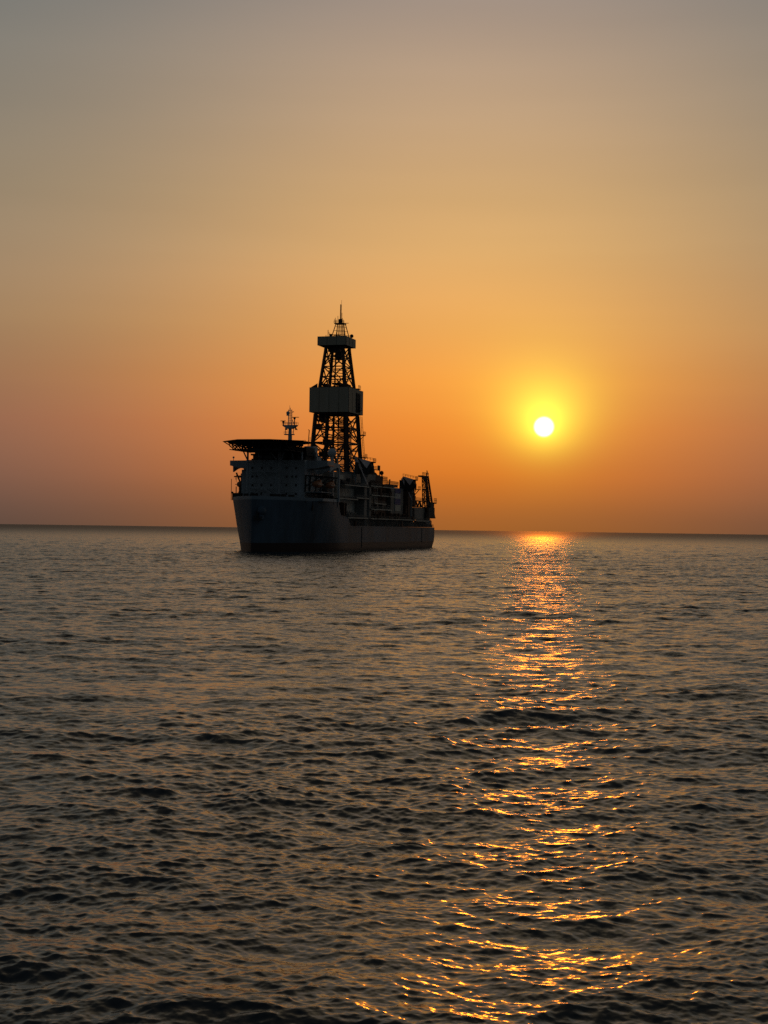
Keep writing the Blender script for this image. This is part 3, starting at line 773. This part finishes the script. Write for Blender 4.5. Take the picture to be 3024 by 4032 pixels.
# ------------------------------------------------------------------ lifeboats (hang in the davits: things of their own)
def lifeboat(t, sg, w, lab, vc=18.6):
    e = bpy.data.objects.new('lifeboat', None); col.objects.link(e)
    th = ship.rotation_euler.z
    lx, ly = t, -sg * vc
    e.location = (ship.location.x + lx * math.cos(th) - ly * math.sin(th), ship.location.y + lx * math.sin(th) + ly * math.cos(th), w)
    e.rotation_euler = (0, 0, th)
    e['label'] = lab; e['category'] = 'lifeboat'; e['group'] = 'enclosed lifeboats hanging in the davits'
    n = 14; secs = []
    xs = [-3.9, -3.6, -2.8, -1.5, 0, 1.5, 2.8, 3.6, 3.9]
    bs = [.15, .8, 1.3, 1.5, 1.55, 1.5, 1.3, .85, .3]

    def loft(z0, z1, lo, hi):
        b = MB()
        for x, w_ in zip(xs, bs):
            for a in range(n):
                q = lo + (hi - lo) * a / (n - 1)
                b.v.append((x, w_ * math.cos(q), z0 + (z1 * w_ / 1.55) * math.sin(q)))
        for i in range(len(xs) - 1):
            for a in range(n - 1): b.f.append((i * n + a, i * n + a + 1, (i + 1) * n + a + 1, (i + 1) * n + a))
        for i in (0, len(xs) - 1): b.f.append(tuple(i * n + a for a in range(n)))
        for i in range(len(xs) - 1): b.f.append((i * n, (i + 1) * n, (i + 1) * n + n - 1, i * n + n - 1))
        return b
    loft(0, 1.35, math.pi, 2 * math.pi).build('hull', 'orange', e, smooth=True)
    loft(.02, 1.5, 0, math.pi).build('canopy', 'orange', e, smooth=True)
    b = MB(); b.box(1.6, 2.9, -.7, .7, 1.1, 2.1); b.build('conning_hood', 'orange', e)
    b = MB(); b.box(-3.7, 3.7, 1.5, 1.66, -.12, .1); b.box(-3.7, 3.7, -1.66, -1.5, -.12, .1); b.build('fender', 'trim', e)
    for x in (-2, -.6, .8):
        b = MB(); b.box(x, x + .7, 1.25, 1.45, .5, .9); b.build('window', 'glass', e)


for t, sg, vin, lab in ((29.6, 1, 13.2, 'orange lifeboat under the arched side plate, nearer the bow of the two there'),
                        (43.2, 1, 13.2, 'orange lifeboat beside the upright post of the arched side plate'),
                        (36.5, -1, 17.6, 'dark lifeboat jutting past the far edge of the deckhouse below the bridge wing')):
    davit(t, sg, vin); lifeboat(t, sg, 27.9, lab, 17.6 if t < 30 else 18.8)
b = MB(); b.beam((36, -19.0, 28), (36, -21.2, 33.0), .55); b.beam((36, -21.2, 33), (36, -21.2, 29), .12); b.beam((37, -18.6, 31.6), (37, -19.4, 32.6), .6)
b.beam((34, -20.4, 21), (34, -20.4, 27), .3); b.beam((34, -20.4, 23), (35, -18, 27), .3); b.beam((34, -18.2, 21), (34, -18.4, 27), 1.2)
sub(b, 'davit', 'dark', ship)

# ------------------------------------------------------------------ sea
def tile(Lt, n, octaves, wind_deg, spread, seed):
    """one periodic patch of sea; octaves = [(lo, hi, rms slope)], returned as separate height/displacement layers"""
    rg = np.random.default_rng(seed)
    k1 = np.fft.fftfreq(n, Lt / n) * 2 * np.pi
    kx, ky = np.meshgrid(k1, k1, indexing='ij'); k = np.hypot(kx, ky); k[0, 0] = 1
    wd = R(wind_deg); cosd = (kx * math.cos(wd) + ky * math.sin(wd)) / k
    lam = 2 * np.pi / k; lam[0, 0] = 1e9
    amp = k ** -1.95 * np.sqrt(np.abs(cosd) ** spread * .9 + .10) * (rg.normal(size=k.shape) + 1j * rg.normal(size=k.shape))
    out = []
    for lo, hi, sl_ in octaves:
        mk = amp * ((lam > lo) & (lam <= hi))
        sx_ = np.fft.ifft2(1j * kx * mk).real; sy_ = np.fft.ifft2(1j * ky * mk).real
        mk = mk * (sl_ / math.sqrt((sx_ ** 2 + sy_ ** 2).mean()))
        out.append((math.sqrt(lo * hi), sl_, np.stack([np.fft.ifft2(mk).real, np.fft.ifft2(-1j * kx / k * mk).real, np.fft.ifft2(-1j * ky / k * mk).real], -1).astype(np.float32)))
    return out


def sample(tl, Lt, X, Y, ang):
    n = tl.shape[0]; ca_, sa_ = math.cos(ang), math.sin(ang)
    u = ((X * ca_ + Y * sa_) / Lt * n) % n; v = ((-X * sa_ + Y * ca_) / Lt * n) % n
    i = u.astype(np.int32); j = v.astype(np.int32); fu = (u - i)[..., None].astype(np.float32); fv = (v - j)[..., None].astype(np.float32)
    i %= n; j %= n; i2 = (i + 1) % n; j2 = (j + 1) % n
    r = (tl[i, j] * (1 - fu) + tl[i2, j] * fu) * (1 - fv) + (tl[i, j2] * (1 - fu) + tl[i2, j2] * fu) * fv
    dx = r[..., 1] * ca_ - r[..., 2] * sa_; dy = r[..., 1] * sa_ + r[..., 2] * ca_
    return r[..., 0], dx, dy


def build_sea():
    rs = list(np.geomspace(0.8, 27, 40)); r = 27.0
    while r < 7500:
        dr = max(.035, 2.6e-5 * r * r)
        dr = min(dr, .40) if r < 520 else min(dr, .40 * (r / 520) ** 2.2 + .0)
        dr = min(dr, r * .02)
        r += dr; rs.append(r)
    rs = np.array(rs)
    az = np.concatenate([np.linspace(-180, -20, 60, endpoint=False), np.linspace(-20, 20, 1000), np.linspace(20, 180, 61)[1:-1]])
    az = np.radians(az)
    nr, na = len(rs), len(az)
    X = rs[:, None] * np.sin(az)[None]; Y = rs[:, None] * np.cos(az)[None]
    spacing = np.maximum(np.gradient(rs), rs * .0007)[:, None]
    H = np.zeros_like(X); DX = np.zeros_like(X); DY = np.zeros_like(X)
    lost = np.zeros((nr, 1)); 
    sets = ((tile(149.0, 512, [(9, 22, .030)], 70, 5.0, 14), 149.0, 0.0, 1.0),
            (tile(83.0, 1024, [(5.5, 9, .050), (3.2, 5.5, .054)], 97, 4.5, 4), 83.0, 0.0, 1.0),
            (tile(43.0, 1024, [(1.9, 3.2, .058), (1.1, 1.9, .072)], 80, 2.2, 5), 43.0, .25, .9),
            (tile(17.9, 1024, [(.62, 1.1, .100), (.34, .62, .112)], 98, 1.4, 8), 17.9, -.2, .7),
            (tile(6.1, 512, [(.18, .34, .084), (.09, .18, .052)], 86, .6, 21), 6.1, .12, .5))
    for layers, LL, ang, chop in sets:
        for lam_ref, sl_, bnd in layers:
            fade = np.clip((lam_ref / spacing - 1.2) / 2.2, 0, 1); fade = fade * fade * (3 - 2 * fade)
            lost += sl_ ** 2 * (1 - fade ** 2)
            rows = (fade[:, 0] > 0).nonzero()[0]
            if not len(rows): continue
            k0 = rows.max() + 1
            h, dx, dy = sample(bnd, LL, X[:k0], Y[:k0], ang)
            H[:k0] += h * fade[:k0]; DX[:k0] += dx * fade[:k0] * chop; DY[:k0] += dy * fade[:k0] * chop
    # patches of calmer and rougher water
    pat = np.zeros_like(X)
    rg = np.random.default_rng(9)
    for _ in range(14):
        lam = rg.uniform(14, 55); a = rg.uniform(0, 2 * np.pi); pat += np.sin((X * np.cos(a) * .7 + Y * np.sin(a)) * 2 * np.pi / lam + rg.uniform(0, 6.3))
    pat = 1 + .15 * pat / pat.std()
    pat = np.clip(pat, .55, 1.5)
    H *= pat; DX *= pat; DY *= pat
    co = np.stack([X - DX, Y - DY, H], -1).reshape(-1, 3).astype(np.float32)
    idx = np.arange(nr * na).reshape(nr, na)
    a = idx[:-1, :]; b_ = idx[1:, :]
    q = np.stack([a, b_, np.roll(b_, -1, 1), np.roll(a, -1, 1)], -1).reshape(-1, 4)
    q = q[:, ::-1]
    me = bpy.data.meshes.new('sea')
    nv_ = len(co) + 1
    co = np.concatenate([co, np.array([[0, 0, 0]], np.float32)])
    tri = np.stack([idx[0], np.roll(idx[0], -1), np.full(na, nv_ - 1)], -1)[:, ::-1]
    loops = np.concatenate([q.ravel(), tri.ravel()]).astype(np.int32)
    starts = np.concatenate([np.arange(len(q)) * 4, len(q) * 4 + np.arange(len(tri)) * 3]).astype(np.int32)
    me.vertices.add(nv_); me.vertices.foreach_set('co', co.ravel())
    me.loops.add(len(loops)); me.loops.foreach_set('vertex_index', loops)
    me.polygons.add(len(starts)); me.polygons.foreach_set('loop_start', starts)
    me.polygons.foreach_set('use_smooth', np.ones(len(starts), bool))
    me.update(calc_edges=True)
    # how much small-wave slope the mesh no longer carries
    at = me.attributes.new('ripple', 'FLOAT', 'POINT')
    kf = np.clip(np.log(rs[:, None] / 800) / np.log(4500 / 800), 0, 1); kf = kf * kf * (3 - 2 * kf)
    lost = np.sqrt(lost + .03 ** 2) * (1 - kf)          # beyond a kilometre or two the waves are only roughness
    a2 = me.attributes.new('wave_roughness', 'FLOAT', 'POINT')
    a2.data.foreach_set('value', np.concatenate([np.broadcast_to(.155 + .43 * kf, X.shape).ravel(), [.155]]).astype(np.float32))
    at.data.foreach_set('value', np.concatenate([np.broadcast_to(lost, X.shape).ravel(), [0]]).astype(np.float32))
    return me


def water_material():
    mt = bpy.data.materials.new('sea_water'); mt.use_nodes = True
    t = mt.node_tree; b = t.nodes['Principled BSDF']
    b.inputs['Base Color'].default_value = (.004, .008, .009, 1)
    b.inputs['Roughness'].default_value = .07
    b.inputs['Specular IOR Level'].default_value = .62
    b.inputs['IOR'].default_value = 1.5
    geo = t.nodes.new('ShaderNodeNewGeometry')
    at = t.nodes.new('ShaderNodeAttribute'); at.attribute_name = 'ripple'

    def vm(op, a, b2=None, s=None):
        n = t.nodes.new('ShaderNodeVectorMath'); n.operation = op
        t.links.new(a, n.inputs[0])
        if b2 is not None:
            if isinstance(b2, tuple): n.inputs[1].default_value = b2
            else: t.links.new(b2, n.inputs[1])
        if s is not None:
            if isinstance(s, float): n.inputs['Scale'].default_value = s
            else: t.links.new(s, n.inputs['Scale'])
        return n.outputs[0]

    def slopes(fx, fy, amp, detail):
        mpn = t.nodes.new('ShaderNodeMapping'); mpn.inputs['Scale'].default_value = (fx, fy, 1); mpn.inputs['Rotation'].default_value = (0, 0, R(-9))
        t.links.new(geo.outputs['Position'], mpn.inputs[0])
        nz = t.nodes.new('ShaderNodeTexNoise'); nz.inputs['Scale'].default_value = 1; nz.inputs['Detail'].default_value = detail; nz.inputs['Roughness'].default_value = .6
        t.links.new(mpn.outputs[0], nz.inputs['Vector'])
        c = vm('SUBTRACT', nz.outputs['Color'], (.5, .5, .5))
        return vm('MULTIPLY', c, (amp * .9, amp, 0))
    near = slopes(8.0, 15.0, .24, 4)
    far1 = slopes(1.3, 2.6, 6.4, 5)
    far2 = slopes(.2, .5, 3.5, 3)
    # only facets turned towards the viewer are seen on distant water: mirror the hidden ones
    fsum = vm('ADD', far1, far2)
    dp = t.nodes.new('ShaderNodeVectorMath'); dp.operation = 'DOT_PRODUCT'
    t.links.new(fsum, dp.inputs[0]); t.links.new(geo.outputs['Incoming'], dp.inputs[1])
    sg_ = t.nodes.new('ShaderNodeMath'); sg_.operation = 'SIGN'; t.links.new(dp.outputs['Value'], sg_.inputs[0])
    far = vm('SCALE', vm('SCALE', fsum, s=sg_.outputs[0]), s=at.outputs['Fac'])
    nn = vm('NORMALIZE', vm('ADD', vm('ADD', geo.outputs['Normal'], near), far))
    t.links.new(nn, b.inputs['Normal'])
    ra = t.nodes.new('ShaderNodeAttribute'); ra.attribute_name = 'wave_roughness'
    t.links.new(ra.outputs['Fac'], b.inputs['Roughness'])
    return mt


sea_me = build_sea()
sea_me.materials.append(water_material())
sea = bpy.data.objects.new('sea', sea_me); col.objects.link(sea)
sea['kind'] = 'structure'
